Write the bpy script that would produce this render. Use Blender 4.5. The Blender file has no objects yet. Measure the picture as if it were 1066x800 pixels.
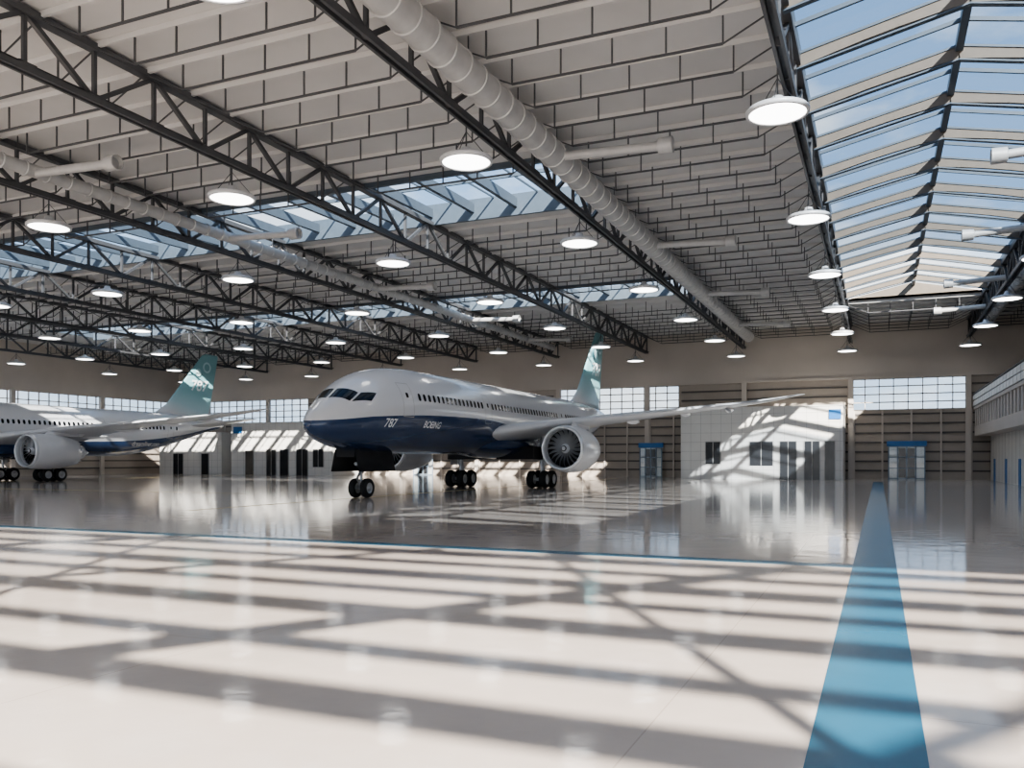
import bpy, math, random
from mathutils import Vector, Matrix
random.seed(4)
D2R=math.pi/180
scene=bpy.context.scene
# ------------------------------------------------------------------ materials
def mat(name,col,rough=0.5,metal=0.0,var=0.06,scale=2.0,coat=0.0,spec=0.5):
    m=bpy.data.materials.new(name); m.use_nodes=True
    nt=m.node_tree; b=nt.nodes['Principled BSDF']
    tc=nt.nodes.new('ShaderNodeTexCoord'); n=nt.nodes.new('ShaderNodeTexNoise')
    n.inputs['Scale'].default_value=scale; n.inputs['Detail'].default_value=4
    nt.links.new(tc.outputs['Object'],n.inputs['Vector'])
    r=nt.nodes.new('ShaderNodeValToRGB')
    r.color_ramp.elements[0].position=0.3; r.color_ramp.elements[1].position=0.7
    r.color_ramp.elements[0].color=tuple(max(0,c*(1-var)) for c in col)+(1,)
    r.color_ramp.elements[1].color=tuple(min(1,c*(1+var)) for c in col)+(1,)
    nt.links.new(n.outputs['Fac'],r.inputs['Fac']); nt.links.new(r.outputs['Color'],b.inputs['Base Color'])
    b.inputs['Roughness'].default_value=rough; b.inputs['Metallic'].default_value=metal
    b.inputs['Coat Weight'].default_value=coat; b.inputs['Specular IOR Level'].default_value=spec
    return m
def emis(name,col,s):
    m=bpy.data.materials.new(name); m.use_nodes=True; nt=m.node_tree
    b=nt.nodes['Principled BSDF']; b.inputs['Emission Color'].default_value=col+(1,)
    b.inputs['Emission Strength'].default_value=s; b.inputs['Base Color'].default_value=(.9,.9,.9,1)
    return m
def glassmat(name,tint,gl=0.08):
    m=bpy.data.materials.new(name); m.use_nodes=True; nt=m.node_tree
    for n in list(nt.nodes):
        if n.type!='OUTPUT_MATERIAL': nt.nodes.remove(n)
    out=[n for n in nt.nodes][0]
    t=nt.nodes.new('ShaderNodeBsdfTransparent'); t.inputs['Color'].default_value=tint+(1,)
    g=nt.nodes.new('ShaderNodeBsdfGlossy'); g.inputs['Roughness'].default_value=0.03
    x=nt.nodes.new('ShaderNodeMixShader'); x.inputs[0].default_value=gl
    nt.links.new(t.outputs[0],x.inputs[1]); nt.links.new(g.outputs[0],x.inputs[2]); nt.links.new(x.outputs[0],out.inputs['Surface'])
    return m
M_STEEL=mat('dark_steel',(0.085,0.088,0.095),0.5,0.1)
M_STEELB=mat('slate_steel',(0.085,0.11,0.14),0.45,0.1)
M_DECK=mat('roof_deck_paint',(0.60,0.595,0.59),0.7,0,0.04,0.4)
M_WALLU=mat('beige_plaster',(0.54,0.49,0.445),0.8,0,0.04,0.3)
M_WALLL=mat('tan_cladding',(0.41,0.36,0.315),0.7,0,0.06,0.5)
M_RAIL=mat('dark_rail',(0.12,0.11,0.105),0.6)
M_WHITE=mat('white_panel',(0.70,0.685,0.66),0.5,0,0.03,0.5)
M_SEAM=mat('panel_seam',(0.42,0.41,0.40),0.7)
M_BLACK=mat('dark_glass',(0.03,0.032,0.036),0.12)
M_BLUE=mat('blue_sign',(0.03,0.16,0.42),0.4)
M_BEIGEB=mat('beige_beam',(0.15,0.125,0.10),0.6)
M_DUCT=mat('duct_metal',(0.50,0.50,0.50),0.45,0.15)
M_LAMP=mat('lamp_housing',(0.62,0.63,0.65),0.4,0.1)
M_GLOW=emis('lamp_glow',(1.0,0.98,0.95),3.8)
M_GL_T=glassmat('tinted_glass',(0.36,0.42,0.48),.05)
M_GL_M=glassmat('light_tinted_glass',(0.60,0.66,0.71))
M_GL_C=glassmat('clear_glass',(0.84,0.88,0.90))
M_GRAYM=mat('door_frame_blue_gray',(0.20,0.26,0.33),0.4)
# ------------------------------------------------------------------ mesh builder
class MB:
    def __init__(s): s.v=[]; s.f=[]; s.m=[]; s.mats=[]; s.sm=[]
    def mi(s,m):
        if m not in s.mats: s.mats.append(m)
        return s.mats.index(m)
    def box(s,x0,x1,y0,y1,z0,z1,m):
        n=len(s.v); k=s.mi(m)
        s.v+=[(x0,y0,z0),(x1,y0,z0),(x1,y1,z0),(x0,y1,z0),(x0,y0,z1),(x1,y0,z1),(x1,y1,z1),(x0,y1,z1)]
        for q in ((0,3,2,1),(4,5,6,7),(0,1,5,4),(1,2,6,5),(2,3,7,6),(3,0,4,7)):
            s.f.append(tuple(n+i for i in q)); s.m.append(k); s.sm.append(False)
    def quad(s,pts,m):
        n=len(s.v); s.v+=[tuple(p) for p in pts]; s.f.append(tuple(range(n,n+len(pts)))); s.m.append(s.mi(m)); s.sm.append(False)
    def beam(s,p,q,w,h,m):
        p=Vector(p); q=Vector(q); a=(q-p)
        if a.length<1e-6: return
        a.normalize(); up=Vector((0,0,1))
        if abs(a.z)>0.98: up=Vector((1,0,0))
        sd=a.cross(up).normalized(); u=sd.cross(a).normalized()
        n=len(s.v); k=s.mi(m)
        for c in (p,q):
            for (i,j) in ((-1,-1),(1,-1),(1,1),(-1,1)):
                s.v.append(tuple(c+sd*(i*w/2)+u*(j*h/2)))
        for f in ((0,3,2,1),(4,5,6,7),(0,1,5,4),(1,2,6,5),(2,3,7,6),(3,0,4,7)):
            s.f.append(tuple(n+i for i in f)); s.m.append(k); s.sm.append(False)
    def rev(s,o,ax,prof,m,n=32,smooth=True,ref=None):
        o=Vector(o); ax=Vector(ax).normalized()
        u=Vector((0,0,1)) if abs(ax.z)<0.9 else Vector((1,0,0))
        e1=ax.cross(u).normalized(); e2=ax.cross(e1).normalized()
        b=len(s.v); k=s.mi(m)
        for (t,r) in prof:
            for i in range(n):
                an=2*math.pi*i/n
                s.v.append(tuple(o+ax*t+(e1*math.cos(an)+e2*math.sin(an))*r))
        for j in range(len(prof)-1):
            for i in range(n):
                i2=(i+1)%n
                s.f.append((b+j*n+i,b+j*n+i2,b+(j+1)*n+i2,b+(j+1)*n+i)); s.m.append(k); s.sm.append(smooth)
    def cyl(s,p,q,r,m,n=12,r2=None):
        p=Vector(p); q=Vector(q); L=(q-p).length
        if r2 is None: r2=r
        s.rev(p,q-p,[(0,0.0001),(0,r)],m,n,False); s.rev(p,q-p,[(0,r),(L,r2)],m,n,True); s.rev(p,q-p,[(L,r2),(L,0.0001)],m,n,False)
    def loft(s,rings,m,closed=True,caps=True):
        b=len(s.v); k=s.mi(m); n=len(rings[0])
        for r in rings: s.v+=[tuple(p) for p in r]
        for j in range(len(rings)-1):
            for i in range(n if closed else n-1):
                i2=(i+1)%n
                s.f.append((b+j*n+i,b+j*n+i2,b+(j+1)*n+i2,b+(j+1)*n+i)); s.m.append(k); s.sm.append(True)
        if caps:
            s.f.append(tuple(b+i for i in range(n))); s.m.append(k); s.sm.append(False)
            s.f.append(tuple(b+(len(rings)-1)*n+i for i in reversed(range(n)))); s.m.append(k); s.sm.append(False)
    def obj(s,name,parent=None,fixn=False):
        me=bpy.data.meshes.new(name); me.from_pydata(s.v,[],s.f)
        for m in s.mats: me.materials.append(m)
        me.polygons.foreach_set('material_index',s.m); me.polygons.foreach_set('use_smooth',s.sm)
        if fixn:
            import bmesh
            bm=bmesh.new(); bm.from_mesh(me); bmesh.ops.remove_doubles(bm,verts=bm.verts,dist=0.0005)
            bmesh.ops.recalc_face_normals(bm,faces=bm.faces); bm.to_mesh(me); bm.free()
        me.update()
        o=bpy.data.objects.new(name,me); scene.collection.objects.link(o)
        if parent: o.parent=parent
        return o
# ------------------------------------------------------------------ hall dims
YB=110.0; YF=-9.0; XL=-110.0; XR=30.0; ZR=18.7; ZT=16.4
TX=[21.9-12.5*k for k in range(11)]   # 21.9, 9.4, -3.1 ... -103.1
PY=14.6/6
def lin(a,b,st):
    r=[]; 
    while a<=b+1e-6: r.append(a); a+=st
    return r
# ------------------------------------------------------------------ floor
def floor_mat():
    m=bpy.data.materials.new('polished_concrete'); m.use_nodes=True; nt=m.node_tree; b=nt.nodes['Principled BSDF']
    L=nt.links.new
    tc=nt.nodes.new('ShaderNodeTexCoord')
    n1=nt.nodes.new('ShaderNodeTexNoise'); n1.inputs['Scale'].default_value=0.25; n1.inputs['Detail'].default_value=6
    L(tc.outputs['Object'],n1.inputs['Vector'])
    r=nt.nodes.new('ShaderNodeValToRGB'); r.color_ramp.elements[0].position=.3; r.color_ramp.elements[1].position=.75
    r.color_ramp.elements[0].color=(0.53,0.475,0.43,1); r.color_ramp.elements[1].color=(0.65,0.59,0.54,1)
    L(n1.outputs['Fac'],r.inputs['Fac'])
    sx=nt.nodes.new('ShaderNodeSeparateXYZ'); L(tc.outputs['Object'],sx.inputs[0])
    lines=[]
    for ax,off in ((0,1.9),(1,3.3)):
        a=nt.nodes.new('ShaderNodeMath'); a.operation='ADD'; a.inputs[1].default_value=600+off; L(sx.outputs[ax],a.inputs[0])
        mo=nt.nodes.new('ShaderNodeMath'); mo.operation='MODULO'; mo.inputs[1].default_value=6.0; L(a.outputs[0],mo.inputs[0])
        lt=nt.nodes.new('ShaderNodeMath'); lt.operation='LESS_THAN'; lt.inputs[1].default_value=0.016; L(mo.outputs[0],lt.inputs[0]); lines.append(lt)
    mx=nt.nodes.new('ShaderNodeMath'); mx.operation='MAXIMUM'; L(lines[0].outputs[0],mx.inputs[0]); L(lines[1].outputs[0],mx.inputs[1])
    mul=nt.nodes.new('ShaderNodeMath'); mul.operation='MULTIPLY'; mul.inputs[1].default_value=0.4; L(mx.outputs[0],mul.inputs[0])
    mix=nt.nodes.new('ShaderNodeMixRGB'); mix.inputs[2].default_value=(0.3,0.26,0.23,1); L(mul.outputs[0],mix.inputs[0]); L(r.outputs[0],mix.inputs[1])
    L(mix.outputs[0],b.inputs['Base Color'])
    b.inputs['Roughness'].default_value=0.085; b.inputs['Specular IOR Level'].default_value=0.65
    n2=nt.nodes.new('ShaderNodeTexNoise'); n2.inputs['Scale'].default_value=1.3; n2.inputs['Detail'].default_value=3
    L(tc.outputs['Object'],n2.inputs['Vector'])
    bp=nt.nodes.new('ShaderNodeBump'); bp.inputs['Strength'].default_value=0.45; bp.inputs['Distance'].default_value=0.014
    L(n2.outputs['Fac'],bp.inputs['Height']); L(bp.outputs[0],b.inputs['Normal'])
    return m
M_FLOOR=floor_mat()
b=MB(); b.box(XL-.3,XR+.3,YF-1,YB+.3,-0.3,0,M_FLOOR); b.obj('floor')
M_STRIPE=mat('blue_floor_paint',(0.018,0.125,0.215),0.25,0,0.05,1.5,0,0.25)
b=MB(); b.box(-0.54,0.36,YF,96,0.0005,0.004,M_STRIPE); b.obj('floor_stripe_guide')
b=MB(); b.box(XL+1,-0.54,20.1,20.65,0.0005,0.004,M_STRIPE)
b.obj('floor_stripe_cross')
M_YEL=mat('yellow_floor_paint',(0.55,0.42,0.10),0.3)
b=MB()
for xc in (-29.4,-85.5): b.box(xc-.1,xc+.1,30,100,0.0005,0.004,M_YEL)
for yc in (46,): b.box(-70,-40,yc,yc+.2,0.0005,0.004,M_YEL)
b.obj('floor_stripe_taxi')
M_APRON=mat('apron_concrete',(0.48,0.455,0.43),0.9,0,0.08,0.1)
b=MB(); b.box(-500,400,-500,YF-1.01,-0.35,-0.05,M_APRON); b.box(-500,400,YB+.31,600,-0.35,-0.05,M_APRON); b.obj('ground_apron')
# ------------------------------------------------------------------ walls
SEG=[(-107,-83),(-78,-53),(-41,-24),(-3.1,9.4)]
ZW0,ZW1=8.2,12.0
def wall_back():
    b=MB()
    b.box(XL-.3,XR+.3,YB,YB+.3,0,ZW0,M_WALLL); b.box(XL-.3,XR+.3,YB,YB+.3,ZW1,22,M_WALLU)
    xs=[XL-.3]+[t for s in SEG for t in s]+[XR+.3]
    for i in range(0,len(xs),2): b.box(xs[i],xs[i+1],YB,YB+.3,ZW0,ZW1,M_WALLL)
    z=0.9
    while z<ZW1-.3:
        x0=XL
        if z<ZW0: b.box(XL+.1,XR-.1,YB-.16,YB-.002,z,z+.2,M_RAIL)
        else:
            for i in range(0,len(xs),2): b.box(xs[i]+.4,xs[i+1]-.4,YB-.16,YB-.002,z,z+.2,M_RAIL)
        z+=1.12
    for x in lin(XL+1,XR-1,3.125): b.box(x-.1,x+.1,YB-.25,YB-.01,0,ZW0,M_WALLU)
    for x in TX: b.box(x-.3,x+.3,YB-.55,YB-.01,0,ZW1,M_WALLU)
    b.box(XL+.1,XR-.1,YB-.3,YB-.01,ZW1,ZW1+.3,M_WALLU)
    b.obj('wall_back')
wall_back()
for i,(a,c) in enumerate(SEG):
    b=MB(); b.quad([(a,YB+.15,ZW0),(c,YB+.15,ZW0),(c,YB+.15,ZW1),(a,YB+.15,ZW1)],M_GL_M)
    n=int(round((c-a)/1.56)); 
    for k in range(n+1):
        x=a+(c-a)*k/n; b.box(x-.05,x+.05,YB+.05,YB+.25,ZW0,ZW1,M_WALLU)
    for z in (ZW0+.05,ZW0+.95,ZW0+1.9,ZW0+2.85,ZW1-.05): b.box(a,c,YB+.05,YB+.25,z-.06,z+.06,M_WALLU)
    b.obj('window_%d'%(i+1))
b=MB()
b.box(XL-.3,XL,YF,YB,0,ZW0,M_WALLL); b.box(XL-.3,XL,YF,YB,ZW1,22,M_WALLU)
z=.9
while z<ZW0: b.box(XL+.002,XL+.16,YF,YB-.3,z,z+.2,M_RAIL); z+=1.12
for y in lin(YF+1,YB-2,14.6): b.box(XL+.01,XL+.5,y-.3,y+.3,0,ZW1,M_WALLU)
b.obj('wall_left')
b=MB(); b.quad([(XL-.15,YF,ZW0),(XL-.15,YB,ZW0),(XL-.15,YB,ZW1),(XL-.15,YF,ZW1)],M_GL_M)
for y in lin(YF+.1,YB,1.6): b.box(XL-.25,XL-.05,y-.05,y+.05,ZW0,ZW1,M_WALLU)
for z in (ZW0+.06,ZW0+1.3,ZW0+2.55,ZW1-.06): b.box(XL-.25,XL-.05,YF,YB,z-.06,z+.06,M_WALLU)
b.obj('window_5')
b=MB(); b.box(XR,XR+.3,YF,YB,0,22,M_WALLU); b.obj('wall_right')
# unseen frame added behind the viewpoint : rails, posts, braces shaped to cast floor shadows
b=MB()
for k,z in enumerate((1.5,3.1,4.6,6.4,7.7,9.4,10.6,12.0,13.2,14.3,15.4,16.5)):
    h=.26 if k%2 else .15
    b.box(XL,XR,YF-.1,YF+.1,z-h,z+h,M_STEEL)
for k in range(-10,12):
    x=-3.1+12.5*k
    if XL<x<XR: b.box(x-.08,x+.08,YF-.12,YF+.12,0,18,M_STEEL)
for k in range(-14,8):
    x0=-10+k*9.3
    dx=17*9.3/4.53
    p=Vector((x0,YF,0)); q=Vector((x0+dx,YF,17))
    if p.x>XL and q.x<XR: b.beam(p,q,.2,.42 if k%2 else .22,M_STEEL)
b.box(XL,XR,YF-.3,YF,17.3,22,M_WALLU)
b.obj('front_shadow_frame')
# ------------------------------------------------------------------ roof / ceiling
STR=[(42.5,51.0),(75.0,82.0)]
XS=TX[3]; XLS=-97.0
XBa,XBb=TX[2],TX[1]
YSE=94.0
b=MB()
b.box(XBb,XR,YF,YB,ZR,ZR+.25,M_DECK)
b.box(XBa,XBb,YSE,YB,ZR,ZR+.25,M_DECK)
b.box(XS,XBa,YF,YB,ZR,ZR+.25,M_DECK)
b.box(XL,XLS,YF,YB,ZR,ZR+.25,M_DECK)
ys=[YF]+[t for s in STR for t in s]+[YB]
for i in range(0,len(ys),2): b.box(XLS,XS,ys[i],ys[i+1],ZR,ZR+.25,M_DECK)
b.obj('ceiling')
# joists
b=MB(); 
for k in range(len(TX)):
    xa=TX[k]-12.5; xb=TX[k]
    xa=max(xa,XL+.2)
    if (xb-xa)<3: continue
    w=xb-xa; n=6
    for j,y in enumerate(lin(YF+1.2,YB-1,PY)):
        if abs(xb-XBb)<.1 and y<YSE+.3: continue
        if xb<=XS+.1 and any(s0-.3<y<s1+.3 for s0,s1 in STR): continue
        zb=17.45
        b.beam((xa,y,ZR-.12),(xb,y,ZR-.12),.14,.22,M_DECK)
        b.beam((xa+w/n,y,zb),(xb-w/n,y,zb),.08,.08,M_STEEL)
        for i in range(1,n): b.beam((xa+w*i/n,y,zb),(xa+w*i/n,y,ZR-.1),.06,.06,M_STEEL)
        b.beam((xa,y,ZR-.25),(xa+w/n,y,zb),.05,.05,M_STEEL); b.beam((xb,y,ZR-.25),(xb-w/n,y,zb),.05,.05,M_STEEL)
b.obj('ceiling_joists')
# main trusses
def truss():
    b=MB(); y0=YF+.3; y1=YB-.6; n=40; st=(y1-y0)/n; zt=ZR-.25
    for dx in (-.15,.15):
        b.beam((dx,y0,ZT),(dx,y1,ZT),.12,.28,M_STEEL)
    b.beam((0,y0,ZT+.12),(0,y1,ZT+.12),.42,.05,M_STEEL)
    b.beam((0,y0,zt),(0,y1,zt),.42,.28,M_STEEL)
    for i in range(n+1):
        y=y0+i*st; b.beam((0,y,ZT),(0,y,zt),.15,.15,M_STEEL)
        b.box(-.22,.22,y-.35,y+.35,ZT+.1,ZT+.18,M_STEEL)
        if i<n:
            if i%2==0: b.beam((0,y,zt),(0,y+st,ZT),.18,.18,M_STEEL)
            else: b.beam((0,y,ZT),(0,y+st,zt),.18,.18,M_STEEL)
    return b
first=None
for x in TX:
    if first is None:
        first=truss().obj('roof_truss'); first.location.x=x
    else:
        o=bpy.data.objects.new('roof_truss',first.data); o.location.x=x; scene.collection.objects.link(o)
# long skylight
b=MB(); xm=(XBa+XBb)/2; ze=ZR+.15; zr=ZR+1.5
y0,y1=YF,YSE
YC=78
for (ya_,yb_,g) in ((y0,YC,M_GL_T),(YC,y1,M_GL_C)):
    b.quad([(XBa,ya_,ze),(XBa,yb_,ze),(xm,yb_,zr),(xm,ya_,zr)],g)
    b.quad([(XBb,ya_,ze),(XBb,yb_,ze),(xm,yb_,zr),(xm,ya_,zr)],g)
b.quad([(XBa,y1,ZR),(XBb,y1,ZR),(XBb,y1,ze),(xm,y1,zr),(XBa,y1,ze)],M_BEIGEB)
b.beam((xm,y0,zr-.15),(xm,y1,zr-.15),.3,.4,M_STEELB)
for x in (XBa,XBb): b.beam((x,y0,ze-.05),(x,y1,ze-.05),.4,.6,M_STEELB)
j=0
for y in lin(y0+1.2,y1,PY):
    big=(j%2==0)
    for (xa,xb,za,zb2) in ((XBa,xm,ze,zr),(xm,XBb,zr,ze)):
        N=5; pts=[]
        for i in range(N+1):
            t=i/N; pts.append((xa+(xb-xa)*t,y,za+(zb2-za)*t-(.40 if big else .08)+(.12 if big else .0)*math.sin(math.pi*t)))
        for i in range(N):
            if big: b.beam(pts[i],pts[i+1],.2,.52,M_BEIGEB)
            else: b.beam(pts[i],pts[i+1],.12,.16,M_STEELB)
    if big:
        for (xa,xb,za,zb2) in ((XBa,xm,ze,zr),(xm,XBb,zr,ze)):
            b.beam((xa,y,za-.1),(xb,y,zb2-.1),.3,.1,M_STEELB)
            b.beam((xa,y,za-.70),(xb,y,zb2-.70),.28,.06,M_STEELB)
    j+=1
b.obj('skylight_long')
# cross skylights (flat glazing set on an upstand)
for si,(a,c) in enumerate(STR):
    b=MB(); zg=ZR+.75; g=M_GL_M if si==0 else M_GL_C
    b.quad([(XLS,a,zg),(XS,a,zg),(XS,c,zg+.35),(XLS,c,zg+.35)],g)
    for x in (XLS,XS): b.box(x-.1,x+.1,a,c,ZR,zg+.35,M_STEELB)
    b.box(XLS,XS,a-.12,a+.12,ZR-.3,zg,M_STEELB); b.box(XLS,XS,c-.12,c+.12,ZR-.3,zg+.35,M_STEELB)
    for jj,x in enumerate(lin(TX[9]+12.5/4*2,XS-.2,12.5/4)):
        b.beam((x,a,ZR+.3),(x,c,ZR+.5),.28,.6,M_STEELB)
    for jj,x in enumerate(lin(TX[9]+12.5/4*2+1.5625,XS-.2,12.5/4)):
        b.beam((x,a,zg-.06),(x,c,zg+.29),.08,.1,M_STEELB)
    for t in (.5,): b.beam((XLS,a+(c-a)*t,zg+.35*t-.1),(XS,a+(c-a)*t,zg+.35*t-.1),.14,.22,M_STEELB)
    b.obj('skylight_cross')
# ------------------------------------------------------------------ ducts
def duct(X,side,ys_,y0,y1,r=.62):
    b=MB(); zc=ZT+.75
    prof=[]; y=0; L=y1-y0
    while y<L:
        prof+=[(y,r),(y+1.1,r),(y+1.12,r+.05),(y+1.22,r+.05),(y+1.24,r)]; y+=1.26
    b.rev((X,y0,zc),(0,1,0),[(0,.01)],M_DUCT,24)
    b.rev((X,y0,zc),(0,1,0),[(0,.01),(0,r)],M_DUCT,24,False)
    for i in range(0,len(prof)-1):
        b.rev((X,y0,zc),(0,1,0),[prof[i],prof[i+1]],M_DUCT,24,True)
    b.rev((X,y0,zc),(0,1,0),[prof[-1],(prof[-1][0],.01)],M_DUCT,24,False)
    for yy in ys_:
        x2=X+side*5.2
        b.cyl((X,yy,zc-.1),(x2,yy,zc-.35),.22,M_DUCT,16)
        b.rev((x2-side*.1,yy,zc-.35),(side,0,0),[(0,.24),(.05,.36)],M_DUCT,20,False)
        b.rev((x2-side*.1,yy,zc-.35),(side,0,0),[(.05,.36),(.7,.38)],M_DUCT,20)
        b.rev((x2-side*.1,yy,zc-.35),(side,0,0),[(.7,.38),(.72,.32),(.5,.28),(.5,.001)],M_DUCT,20,False)
    for y in lin(y0+2,y1-1,PY*2): b.beam((X,y,zc+r),(X,y,ZR-.03),.04,.04,M_STEEL)
    b.obj('air_duct')
duct(TX[3]+1.15,1,[20,38.4,57,75.5,94],YF+2,104)
duct(TX[1]+1.3,-1,[30,46,61.5,78,92],YF+2,104,.45)
duct(TX[5]+.9,1,[30,44,62,80,96],YF+2,104,.34)
# ------------------------------------------------------------------ pendant lamps
def lampmesh():
    b=MB()
    b.rev((0,0,0),(0,0,1),[(0.06,1.0),(0.0,1.0),(0.0,1.1),(0.13,1.12),(0.2,1.05),(0.30,.7),(0.36,.3),(0.5,.22),(0.62,.2),(0.62,.001)],M_LAMP,40)
    b.rev((0,0,0.03),(0,0,1),[(0,.001),(0,1.02)],M_GLOW,40,False)
    for a in (30,150,270):
        p=(math.cos(a*D2R),math.sin(a*D2R),.16); b.beam(p,(0,0,1.3),.025,.025,M_STEEL)
    b.beam((0,0,.6),(0,0,1.75),.05,.05,M_STEEL)
    return b
lm=None
for x in TX[1:]:
    for k in range(-2,6):
        y=31.7+14.6*k
        loc=(x-.25,y,14.8)
        if lm is None: lm=lampmesh().obj('pendant_lamp'); lm.location=loc
        else:
            o=bpy.data.objects.new('pendant_lamp',lm.data); o.location=loc; scene.collection.objects.link(o)
# ------------------------------------------------------------------ office boxes
def office(name,x0,x1,y0,y1,z1,holes,sign=None):
    b=MB(); b.box(x0,x1,y0,y1,0,z1,M_WHITE)
    for x in lin(x0+1.2,x1-.2,1.2): b.box(x-.015,x+.015,y0-.012,y0,0,z1,M_SEAM)
    for z in lin(1.1,z1-.2,1.1): b.box(x0,x1,y0-.012,y0,z-.015,z+.015,M_SEAM)
    b.box(x0-.08,x1+.08,y0-.08,y1,z1,z1+.12,M_WHITE)
    for (a,c,za,zb) in holes:
        b.box(a,c,y0-.05,y0-.013,za,zb,M_BLACK)
        b.box(a-.08,a,y0-.09,y0-.013,za,zb+.08,M_SEAM); b.box(c,c+.08,y0-.09,y0-.013,za,zb+.08,M_SEAM); b.box(a,c,y0-.09,y0-.013,zb,zb+.08,M_SEAM)
        if c-a>1.5: b.box((a+c)/2-.04,(a+c)/2+.04,y0-.09,y0-.013,za,zb,M_SEAM)
    if sign: b.box(sign[0],sign[1],y0-.12,y0-.03,sign[2],sign[3],M_BLUE)
    b.obj(name)
office('office_block',-22.0,-3.7,102,YB-.6,8.4,[(-19,-17.3,1.8,4.4),(-13.9,-11.3,1.6,4.4),(-10.5,-8.7,.0,4.4),(-7.8,-6.2,0,4.4),(-5.6,-4.6,0,4.4)],(-5.2,-3.9,6.9,8.0))
office('office_block',-91.3,-72.7,102,YB-.6,7.8,[(-88.5,-87,0,3.6),(-84.5,-82.8,0,3.8),(-82.0,-80.5,0,3.8),(-79,-77,0,3.8),(-76,-74.2,1.2,3.8)],(-90.8,-89.2,6.3,7.3))
office('office_block',-106,-93.2,102,YB-.6,6.4,[(-103,-101,0,3.2),(-97.2,-95.8,0,3.2)])
def door(i,x0,x1):
    b=MB(); y=YB-.62
    b.box(x0,x1,y,YB-.56,0,3.9,M_GL_C); b.box(x0,x1,y+.03,YB-.5,0,3.9,M_WHITE)
    b.box(x0-.2,x1+.2,y-.12,YB-.56,3.9,4.5,M_BLUE)
    n=4
    for k in range(n+1):
        x=x0+(x1-x0)*k/n; b.box(x-.07,x+.07,y-.08,y,0,3.9,M_GRAYM)
    for z in (.1,1.3,2.6,3.85): b.box(x0,x1,y-.06,y-.001,z-.05,z+.05,M_GRAYM)
    for k in range(n):
        xa=x0+(x1-x0)*k/n+.1; xb=x0+(x1-x0)*(k+1)/n-.1
        if k in (1,2): b.box(xa,xb,y-.02,y-.001,.2,3.7,M_BLACK)
    b.obj('door_%d'%i)
door(1,1.05,4.9); door(2,-29,-26.1); door(3,-63.4,-60.2)
# ------------------------------------------------------------------ mezzanine on the right
b=MB()
x=10.0; ya,yb=30.0,YB-.6
b.box(x+1.6,XR-.1,ya,yb,0,5.0,M_WHITE)
for y in lin(ya+2.4,yb,2.4): b.box(x+1.585,x+1.6,y-.015,y+.015,0,5,M_SEAM)
b.box(x,XR-.1,ya,yb,5.0,5.5,M_WALLU); b.box(x+.25,XR-.1,ya,yb,5.5,8.6,M_BLACK)
b.box(x,x+.25,ya,yb,5.5,6.1,M_WALLU); b.box(x-.1,XR-.1,ya,yb,8.0,8.3,M_WALLU)
b.box(x-.04,x+.12,ya,yb,8.3,9.7,M_RAIL)
for y in lin(ya,yb,2.0):
    b.box(x-.02,x+.25,y,y+.8,6.1,8.0,M_WALLU)
    b.box(x-.16,x-.04,y+.12,y+1.88,8.4,8.95,M_WHITE); b.box(x-.16,x-.04,y+.12,y+1.88,9.08,9.62,M_WHITE)
for y in lin(ya+3,yb-3,9): b.box(x+1.54,x+1.6,y,y+1.2,0,2.4,M_BLUE)
b.box(x-.2,x+.18,ya,yb,9.7,9.8,M_RAIL)
b.obj('mezzanine')
# ------------------------------------------------------------------ aircraft
def livery_mat():
    m=bpy.data.materials.new('livery_paint'); m.use_nodes=True; nt=m.node_tree; bs=nt.nodes['Principled BSDF']; L=nt.links.new
    tc=nt.nodes.new('ShaderNodeTexCoord'); s=nt.nodes.new('ShaderNodeSeparateXYZ'); L(tc.outputs['Object'],s.inputs[0])
    d=nt.nodes.new('ShaderNodeMath'); d.operation='DIVIDE'; d.inputs[1].default_value=60; L(s.outputs[0],d.inputs[0])
    r=nt.nodes.new('ShaderNodeValToRGB'); cr=r.color_ramp; cr.interpolation='B_SPLINE'
    pts=[(0,4.5),(3,4.9),(8,5.2),(15,5.35),(21,5.2),(27,4.3),(34,4.4),(41,4.7),(49,5.8),(57,7.4)]
    cr.elements[0].position=0; cr.elements[0].color=(.45,.45,.45,1); cr.elements[1].position=57/60; cr.elements[1].color=(.74,.74,.74,1)
    for (x,z) in pts[1:-1]:
        e=cr.elements.new(x/60); e.color=(z/10,z/10,z/10,1)
    L(d.outputs[0],r.inputs['Fac'])
    mu=nt.nodes.new('ShaderNodeMath'); mu.operation='MULTIPLY'; mu.inputs[1].default_value=10; L(r.outputs['Color'],mu.inputs[0])
    lt=nt.nodes.new('ShaderNodeMath'); lt.operation='LESS_THAN'; L(s.outputs[2],lt.inputs[0]); L(mu.outputs[0],lt.inputs[1])
    mx=nt.nodes.new('ShaderNodeMixRGB'); mx.inputs[1].default_value=(.74,.74,.755,1); mx.inputs[2].default_value=(0.027,0.055,0.13,1)
    L(lt.outputs[0],mx.inputs[0]); L(mx.outputs[0],bs.inputs['Base Color'])
    bs.inputs['Roughness'].default_value=.22; bs.inputs['Coat Weight'].default_value=.6; bs.inputs['Coat Roughness'].default_value=.05
    return m
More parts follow.
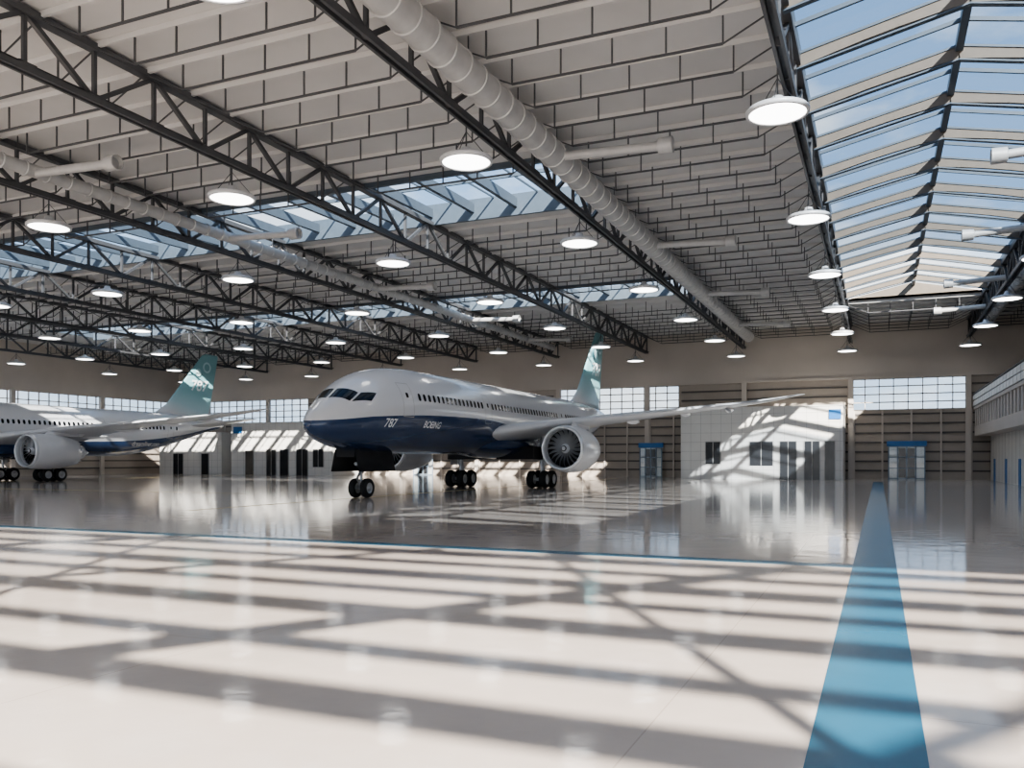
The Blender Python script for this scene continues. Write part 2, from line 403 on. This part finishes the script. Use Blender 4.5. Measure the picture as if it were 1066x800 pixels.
def fin_mat():
    m=bpy.data.materials.new('fin_paint'); m.use_nodes=True; nt=m.node_tree; bs=nt.nodes['Principled BSDF']; L=nt.links.new
    tc=nt.nodes.new('ShaderNodeTexCoord'); s=nt.nodes.new('ShaderNodeSeparateXYZ'); L(tc.outputs['Object'],s.inputs[0])
    a=nt.nodes.new('ShaderNodeMath'); a.operation='MULTIPLY_ADD'; a.inputs[1].default_value=0.25; L(s.outputs[0],a.inputs[0]); L(s.outputs[2],a.inputs[2])
    mr=nt.nodes.new('ShaderNodeMapRange'); mr.inputs[1].default_value=20.2; mr.inputs[2].default_value=24; L(a.outputs[0],mr.inputs[0])
    r=nt.nodes.new('ShaderNodeValToRGB'); cr=r.color_ramp
    cr.elements[0].position=0; cr.elements[0].color=(.74,.74,.755,1); cr.elements[1].position=1; cr.elements[1].color=(0.25,0.49,0.54,1)
    e=cr.elements.new(.45); e.color=(0.42,0.60,0.64,1)
    L(mr.outputs[0],r.inputs['Fac']); L(r.outputs[0],bs.inputs['Base Color'])
    bs.inputs['Roughness'].default_value=.35; bs.inputs['Coat Weight'].default_value=.2
    return m
M_LIV=livery_mat(); M_FIN=fin_mat()
M_AWHT=mat('aircraft_white',(0.74,0.74,0.755),0.28,0,0.02,1,0.5)
M_AGRY=mat('aircraft_wing_gray',(0.64,0.645,0.66),0.3,0,0.03,1,0.4)
M_LIP=mat('inlet_lip_metal',(0.78,0.79,0.80),0.25,0.4,0.02)
M_FAN=mat('fan_blade_metal',(0.34,0.35,0.37),0.35,0.3)
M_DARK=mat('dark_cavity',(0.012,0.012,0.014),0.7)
M_TIRE=mat('tire_rubber',(0.02,0.02,0.021),0.75)
M_HUB=mat('wheel_hub',(0.55,0.56,0.58),0.35,0.5)
M_GEAR=mat('gear_steel',(0.45,0.46,0.48),0.35,0.4)
M_COCK=mat('cockpit_glass',(0.008,0.009,0.011),0.1,0,0.02,2,0.0,.3)
M_TXT=mat('white_marking',(0.85,0.87,0.9),0.35)
M_RING=mat('pale_teal_marking',(0.55,0.74,0.78),0.35)
ST=[(0,4.36,4.34,.01),(.12,4.72,4.02,.42),(.45,5.12,3.72,.85),(1,5.55,3.46,1.27),(2,6.25,3.16,1.80),(3,6.93,2.98,2.17),(4,7.45,2.87,2.42),(5.5,7.93,2.79,2.64),(7.5,8.24,2.75,2.80),(10,8.38,2.75,2.87),(14,8.40,2.75,2.88),(37,8.40,2.75,2.88),(40,8.40,2.98,2.83),(43,8.38,3.5,2.62),(46.5,8.30,4.35,2.15),(50,8.12,5.3,1.55),(53,7.85,6.08,.98),(55.3,7.5,6.6,.5),(56.2,7.2,6.85,.2)]
def hermite(x,c):
    n=len(ST)
    if x<=ST[0][0]: return ST[0][c]
    if x>=ST[-1][0]: return ST[-1][c]
    for i in range(n-1):
        if ST[i][0]<=x<=ST[i+1][0]: break
    def sl(j): return (ST[j+1][c]-ST[j][c])/(ST[j+1][0]-ST[j][0])
    def tg(j):
        if j==0: return sl(0)
        if j==n-1: return sl(n-2)
        a,b_=sl(j-1),sl(j)
        if a*b_<=0: return 0
        return 2*a*b_/(a+b_)
    h=ST[i+1][0]-ST[i][0]; t=(x-ST[i][0])/h; p0,p1=ST[i][c],ST[i+1][c]; m0,m1=tg(i)*h,tg(i+1)*h
    return (2*t**3-3*t*t+1)*p0+(t**3-2*t*t+t)*m0+(-2*t**3+3*t*t)*p1+(t**3-t*t)*m1
def body(x):
    t,bt,w=hermite(x,1),hermite(x,2),hermite(x,3)
    return (t+bt)/2,(t-bt)/2,w
def bp(x,phi,off=0.0,side=-1):
    zc,rh,w=body(x); return Vector((x,side*(w+off)*math.sin(phi),zc+(rh+off)*math.cos(phi)))
def bpz(x,z,off=0.0,side=-1):
    zc,rh,w=body(x); c=max(-1,min(1,(z-zc)/rh)); ph=math.acos(c)
    return bp(x,ph,off,side)
def patch(b,c4,m,off=.025,side=-1,nu=8,nv=5):
    base=len(b.v); k=b.mi(m)
    for i in range(nu+1):
        for j in range(nv+1):
            u=i/nu; v=j/nv
            x=(c4[0][0]*(1-u)+c4[1][0]*u)*(1-v)+(c4[3][0]*(1-u)+c4[2][0]*u)*v
            p=(c4[0][1]*(1-u)+c4[1][1]*u)*(1-v)+(c4[3][1]*(1-u)+c4[2][1]*u)*v
            b.v.append(tuple(bp(x,p*D2R,off,side)))
    for i in range(nu):
        for j in range(nv):
            a=base+i*(nv+1)+j; b.f.append((a,a+1,a+nv+2,a+nv+1)); b.m.append(k); b.sm.append(True)
def airfoil(n=14):
    pts=[]
    for i in range(n+1):
        t=(1-math.cos(math.pi*i/n))/2; pts.append((t, 1))
    up=[(t,.5*(0.2969*math.sqrt(t)-.126*t-.3516*t*t+.2843*t**3-.1015*t**4)/.1) for t,_ in pts]
    ring=[(t,z*1.15) for t,z in up]+[(t,-z*.75) for t,z in reversed(up[1:-1])]
    return ring
AF=airfoil()
def surf_loft(b,stations,m,axis='y',sgn=1):
    rings=[]
    for (s,xle,c,o,th) in stations:
        if axis=='y': rings.append([Vector((xle+c*t,sgn*s,o+c*th*z)) for t,z in AF])
        else: rings.append([Vector((xle+c*t,o+c*th*z*.95,s)) for t,z in AF])
    b.loft(rings,m)
def densify(st,k=4):
    out=[]; n=len(st)
    for i in range(n-1):
        p0=st[max(i-1,0)];p1=st[i];p2=st[i+1];p3=st[min(i+2,n-1)]
        for j in range(k):
            t=j/k
            out.append(tuple((0.5*(2*p1[a]+(-p0[a]+p2[a])*t+(2*p0[a]-5*p1[a]+4*p2[a]-p3[a])*t*t+(-p0[a]+3*p1[a]-3*p2[a]+p3[a])*t**3)) for a in range(5)))
    out.append(st[-1]); return out
WING=[(1.2,17.6,13.8,4.1,.11),(3.2,19.4,11.8,4.5,.11),(7.6,22.9,8.2,5.3,.10),(14,28.1,5.2,6.25,.095),(19,32.1,3.5,7.0,.09),(21.3,34.5,2.4,7.45,.085),(22.7,36.3,1.4,7.8,.085),(23.5,37.9,.4,8.0,.085)]
def text_mesh(txt,size):
    cu=bpy.data.curves.new('t','FONT'); cu.body=txt; cu.size=size; cu.align_x='CENTER'; cu.align_y='CENTER'; cu.offset=size*.02
    o=bpy.data.objects.new('t',cu); scene.collection.objects.link(o)
    bpy.context.view_layer.update()
    me=bpy.data.meshes.new_from_object(o.evaluated_get(bpy.context.evaluated_depsgraph_get()))
    vs=[v.co.copy() for v in me.vertices]; fs=[tuple(p.vertices) for p in me.polygons]
    bpy.data.objects.remove(o); bpy.data.meshes.remove(me)
    return vs,fs
def add_text(b,txt,size,fn,m,shear=0.18):
    vs,fs=text_mesh(txt,size); n=len(b.v); k=b.mi(m)
    for v in vs: b.v.append(tuple(fn(v.x+v.y*shear,v.y)))
    for f in fs: b.f.append(tuple(n+i for i in f)); b.m.append(k); b.sm.append(False)
def wheel(b,c,r,w):
    c=Vector(c); h=w/2
    b.rev(c-Vector((0,h,0)),(0,1,0),[(0.02,r*.56),(0,r*.62),(0,r*.85),(w*.12,r*.95),(w*.3,r),(w*.7,r),(w*.88,r*.95),(w,r*.85),(w,r*.62),(w-.02,r*.56)],M_TIRE,32)
    for s in (0.04,w-.04):
        sg=1 if s<h else -1
        b.rev(c+Vector((0,-h+s,0)),(0,1,0),[(0,r*.57),(sg*.06,r*.45),(sg*.05,r*.2),(-sg*.03,r*.17),(-sg*.03,.001)],M_HUB,24)
def nacelle(b,sgn):
    y=sgn*7.6; o=Vector((20.3,y,3.2)); ax=(1,0,-0.02)
    b.rev(o,ax,[(.55,1.43),(.3,1.44),(.08,1.49),(0,1.56),(.06,1.63),(.3,1.70)],M_LIP,48)
    b.rev(o,ax,[(.3,1.70),(.8,1.77),(1.6,1.81),(2.8,1.80),(3.9,1.68),(4.9,1.48),(5.4,1.36),(5.38,1.3),(4.6,1.3)],M_AWHT,48)
    b.rev(o,ax,[(.55,1.43),(.9,1.43)],M_AGRY,48)
    b.rev(o,ax,[(.9,1.43),(1.3,1.43),(1.3,.001)],M_DARK,48,False)
    for i in range(20):
        a0=2*math.pi*i/20; a1=2*math.pi*(i+1)/20; am=(a0+a1)/2
        P=lambda a,x,r:(o.x+x,o.y+r*math.cos(a),o.z-.1+r*math.sin(a))
        b.quad([P(a0,5.39,1.35),P(a1,5.39,1.35),P(am,5.8,1.26)],M_AWHT)
    b.rev(o,ax,[(4.4,1.0),(5.4,.98),(6.3,.72),(6.5,.68),(6.4,.62)],M_AGRY,32)
    b.rev(o,ax,[(6.1,.5),(6.7,.42),(7.4,.05),(7.45,.001)],M_HUB,24)
    b.rev(o,ax,[(5.0,1.3),(5.0,.9)],M_DARK,32,False)
    for i in range(20):
        a=2*math.pi*i/20
        N=6; k=b.mi(M_FAN); base=len(b.v)
        for j in range(N+1):
            r=.36+(1.40-.36)*j/N; tw=(.35+.6*j/N); sw=.10*math.sin(j/N*math.pi)
            for s_ in (-1,1):
                ch=.17+.10*j/N
                aa=a+s_*ch*math.cos(tw)*.62/max(r,.5)+sw; xx=.85+s_*ch*math.sin(tw)
                b.v.append((o.x+xx,o.y+r*math.cos(aa),o.z-.02+r*math.sin(aa)))
        for j in range(N):
            q=base+j*2; b.f.append((q,q+1,q+3,q+2)); b.m.append(k); b.sm.append(True)
    b.rev(o,ax,[(.32,.001),(.38,.1),(.55,.22),(.75,.33),(.9,.38),(1.3,.38)],M_AGRY,24)
    b.rev(o,ax,[(.44,.16),(.5,.21),(.52,.22)],M_DARK,24)
    rings=[]
    for (x0,x1,z) in ((22.2,26.9,4.75),(22.9,27.6,5.3)):
        rings.append([Vector((x0,y,z)),Vector((x0+.8,y+.26,z)),Vector((x1-1,y+.22,z)),Vector((x1,y,z)),Vector((x1-1,y-.22,z)),Vector((x0+.8,y-.26,z))])
    b.loft(rings,M_AWHT)
    b.quad([(21.6,y-sgn*1.45,4.2),(22.9,y-sgn*1.45,4.25),(22.9,y-sgn*1.75,4.5)],M_AWHT)
def aircraft(X,Y):
    root=bpy.data.objects.new('airliner',None); scene.collection.objects.link(root)
    root.empty_display_size=2
    b=MB(); xs=[0,.03,.07,.12,.2,.3,.45,.6,.8]+[1+.25*i for i in range(36)]+[10+1.0*i for i in range(28)]+[38+.5*i for i in range(36)]+[56.1,56.2]
    rings=[]; NS=64
    for x in xs:
        rings.append([bp(x,2*math.pi*i/NS,0,-1) for i in range(NS)])
    b.loft(rings,M_LIV); b.obj('fuselage',root,True)
    b=MB(); rings=[]
    for i in range(25):
        t=i/24; x=16.5+17.5*t; e=max(.02,math.sin(math.pi*t)**.55)
        rings.append([Vector((x,3.15*min(1,e*1.0)*math.cos(2*math.pi*j/40)*(.96 if e<1 else 1),3.55+(1.15*e)*math.sin(2*math.pi*j/40))) for j in range(40)])
    b.loft(rings,M_LIV); b.obj('belly_fairing',root,True)
    b=MB()
    for sd in (-1,1):
        patch(b,[(1.55,3),(1.95,46),(2.7,41),(2.4,3)],M_COCK,.025,sd)
        patch(b,[(2.02,49),(3.1,66),(3.7,57),(2.82,44)],M_COCK,.025,sd)
    b.obj('cockpit_windows',root,True)
    b=MB()
    for sd in (-1,1):
        x=7.6
        while x<46:
            if not any(abs(x-d)<.75 for d in (17.6,33.5,44.3)):
                z=6.3; pts=[]
                for i in range(12):
                    a=2*math.pi*i/12; pts.append(bpz(x+.15*math.copysign(abs(math.cos(a))**.7,math.cos(a)),z+.24*math.copysign(abs(math.sin(a))**.7,math.sin(a)),.02,sd))
                b.quad(pts,M_COCK)
            x+=.60
        for d in (6.3,17.6,33.5,44.3):
            for (xa,xb,za,zb) in ((d-.55,d-.51,5.0,7.1),(d+.51,d+.55,5.0,7.1),(d-.55,d+.55,7.08,7.12),(d-.55,d+.55,5.0,5.04)):
                n=8
                for i in range(n):
                    z0=za+(zb-za)*i/n; z1=za+(zb-za)*(i+1)/n
                    b.quad([bpz(xa,z0,.012,sd),bpz(xb,z0,.012,sd),bpz(xb,z1,.012,sd),bpz(xa,z1,.012,sd)],M_SEAM)
            b.quad([bpz(d-.12,6.2,.015,sd),bpz(d+.12,6.2,.015,sd),bpz(d+.12,6.5,.015,sd),bpz(d-.12,6.5,.015,sd)],M_COCK)
    b.obj('cabin_windows',root)
    b=MB()
    for sd in (-1,1):
        sg=1 if sd==-1 else -1
        add_text(b,'787',.72,lambda u,v:bpz(4.6+sg*u,4.55+v,.03,sd),M_TXT)
        add_text(b,'BOEING',.6,lambda u,v:bpz(9.3+sg*u,4.6+v,.03,sd),M_TXT)
        add_text(b,'dreamliner.com',.75,lambda u,v:bpz(40.5+sg*u,4.25+v,.03,sd),M_AGRY,.05)
        add_text(b,'787',2.0,lambda u,v:Vector((51.4+sg*u,sd*.36,12.3+v)),M_TXT)
        for (cx,cz,ro,ri) in ((52.9,15.0,.75,.5),(51.3,14.2,.5,.0)):
            for i in range(24):
                a0=2*math.pi*i/24; a1=2*math.pi*(i+1)/24
                P=lambda a,r:(cx+r*math.cos(a),sd*.30,cz+r*math.sin(a))
                b.quad([P(a0,ro),P(a1,ro),P(a1,ri+.001),P(a0,ri+.001)],M_RING)
    b.obj('markings',root)
    b=MB(); st=densify(WING)
    for s_ in (-1,1):
        surf_loft(b,st,M_AGRY,'y',s_)
        for (yy,xa) in ((5.2,28.2),(10.3,28.6),(14.2,31.2),(17.6,33.0)):
            zc=[w for w in st if w[0]>=yy][0][3]-.28
            b.rev((xa,s_*yy,zc),(1,0,.03),[(0,.01),(.5,.16),(1.5,.26),(2.6,.22),(3.6,.1),(4.1,.01)],M_AWHT,14)
    b.obj('wings',root,True)
    b=MB(); 
    for s_ in (-1,1): surf_loft(b,[(.3,47.2,5.6,6.7,.10),(1.5,48.2,4.9,6.85,.10),(7.6,52.6,1.7,7.75,.09),(7.95,53.3,.8,7.8,.07)],M_AGRY,'y',s_)
    b.obj('tailplane',root,True)
    b=MB(); surf_loft(b,[(7.9,42.6,11.0,0,.07),(8.6,44.3,9.2,0,.075),(9.6,45.9,7.9,0,.08),(16.6,52.2,3.1,0,.08),(16.9,52.9,2.3,0,.05)],M_FIN,'z'); b.obj('tail_fin',root,True)
    b=MB(); nacelle(b,-1); b.obj('engine_port',root)
    b=MB(); nacelle(b,1); b.obj('engine_starboard',root)
    b=MB(); xg=5.1; r=.60
    for s_ in (-1,1): wheel(b,(xg,s_*.42,r),r,.42)
    b.cyl((xg,-.5,r),(xg,.5,r),.09,M_GEAR,12); b.cyl((xg,0,r),(xg+.0,0,1.7),.09,M_HUB,14); b.cyl((xg,0,1.5),(xg-.05,0,3.1),.16,M_GEAR,16)
    b.cyl((xg,0,1.8),(xg+1.5,0,3.0),.07,M_GEAR,10); b.cyl((xg-.05,-.5,2.95),(xg,0,1.9),.05,M_GEAR,8); b.cyl((xg-.05,.5,2.95),(xg,0,1.9),.05,M_GEAR,8)
    b.beam((xg-.15,0,1.6),(xg-.45,0,1.2),.14,.05,M_GEAR); b.beam((xg-.45,0,1.2),(xg-.1,0,.75),.14,.05,M_GEAR)
    for s_ in (-1,1): b.cyl((xg-.2,s_*.22,2.1),(xg-.32,s_*.22,2.1),.11,M_LIP,14)
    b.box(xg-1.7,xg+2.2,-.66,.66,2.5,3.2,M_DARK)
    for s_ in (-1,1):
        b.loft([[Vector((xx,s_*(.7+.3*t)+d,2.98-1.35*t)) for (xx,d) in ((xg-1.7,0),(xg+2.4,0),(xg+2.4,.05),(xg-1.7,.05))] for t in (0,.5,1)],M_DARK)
    b.obj('nose_gear',root)
    for nm,s_ in (('main_gear_port',-1),('main_gear_starboard',1)):
        b=MB(); xg2=26.1; y=s_*3.75; r=.72
        for dx in (-.8,.8):
            for dy in (-.55,.55): wheel(b,(xg2+dx,y+dy,r),r,.55)
            b.cyl((xg2+dx,y-.6,r),(xg2+dx,y+.6,r),.1,M_GEAR,12)
        b.beam((xg2-.85,y,r),(xg2+.85,y,r),.24,.26,M_GEAR)
        b.cyl((xg2,y,r),(xg2,y,2.1),.13,M_HUB,14); b.cyl((xg2,y,1.8),(xg2,y+.1*s_,4.2),.21,M_GEAR,16)
        b.cyl((xg2,y,2.3),(xg2,y-s_*1.6,3.3),.09,M_GEAR,10); b.cyl((xg2,y,2.2),(xg2-1.6,y,3.9),.08,M_GEAR,10); b.cyl((xg2,y,2.2),(xg2+1.5,y,3.9),.07,M_GEAR,10)
        b.beam((xg2+.2,y,1.9),(xg2+.55,y,1.4),.2,.06,M_GEAR); b.beam((xg2+.55,y,1.4),(xg2+.15,y,.9),.2,.06,M_GEAR)
        b.loft([[Vector((xx,y+s_*(.42+.1*t)+d,z_)) for (xx,d) in ((xg2-.9,0),(xg2+.9,0),(xg2+.9,.05),(xg2-.9,.05))] for t,z_ in ((0,4.3),(.5,3.1),(1,1.9))],M_AWHT)
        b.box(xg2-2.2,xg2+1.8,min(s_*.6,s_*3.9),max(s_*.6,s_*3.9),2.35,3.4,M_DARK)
        b.obj(nm,root)
    root.location=(X,Y,0); root.rotation_euler=(0,0,math.pi/2)
    return root
aircraft(-29.4,39.2)
aircraft(-85.5,37.5)
# ------------------------------------------------------------------ world & sun
w=bpy.data.worlds.new('sky'); scene.world=w; w.use_nodes=True; nt=w.node_tree; L=nt.links.new
bg=nt.nodes['Background']; tc=nt.nodes.new('ShaderNodeTexCoord'); s=nt.nodes.new('ShaderNodeSeparateXYZ'); L(tc.outputs['Generated'],s.inputs[0])
r=nt.nodes.new('ShaderNodeValToRGB'); cr=r.color_ramp
cr.elements[0].position=0; cr.elements[0].color=(.68,.78,.89,1); cr.elements[1].position=.9; cr.elements[1].color=(.14,.28,.52,1)
e=cr.elements.new(.25); e.color=(.36,.52,.74,1)
L(s.outputs[2],r.inputs['Fac'])
mp=nt.nodes.new('ShaderNodeMapping'); mp.inputs['Scale'].default_value=(1,1,2.6); L(tc.outputs['Generated'],mp.inputs[0])
nz=nt.nodes.new('ShaderNodeTexNoise'); nz.inputs['Scale'].default_value=3.2; nz.inputs['Detail'].default_value=8; nz.inputs['Roughness'].default_value=.55; L(mp.outputs[0],nz.inputs['Vector'])
c2=nt.nodes.new('ShaderNodeValToRGB'); c2.color_ramp.elements[0].position=.48; c2.color_ramp.elements[1].position=.66; L(nz.outputs['Fac'],c2.inputs['Fac'])
mx=nt.nodes.new('ShaderNodeMixRGB'); L(c2.outputs[0],mx.inputs[0]); L(r.outputs[0],mx.inputs[1]); mx.inputs[2].default_value=(.98,.97,.96,1)
L(mx.outputs[0],bg.inputs['Color']); bg.inputs['Strength'].default_value=1.6
sd=bpy.data.lights.new('sun','SUN'); sd.energy=15; sd.angle=0.6*D2R; sd.color=(1.0,.91,.81)
so=bpy.data.objects.new('sun',sd); scene.collection.objects.link(so)
so.rotation_euler=Vector((-1.0,1.7,-1.0)).to_track_quat('-Z','Y').to_euler(); so.location=(40,-60,60)
# ------------------------------------------------------------------ camera
cd=bpy.data.cameras.new('camera'); co=bpy.data.objects.new('camera',cd); scene.collection.objects.link(co)
cd.sensor_width=36; cd.lens=880*36/1066; cd.shift_y=78/1066.0; cd.clip_end=2000; cd.clip_start=.05
co.location=(0,0,2.4); co.rotation_euler=(math.pi/2,0,math.atan(382/880))
scene.camera=co
scene.view_settings.view_transform='AgX'
try: scene.view_settings.look='AgX - Medium High Contrast'
except Exception: pass
scene.view_settings.exposure=0.72
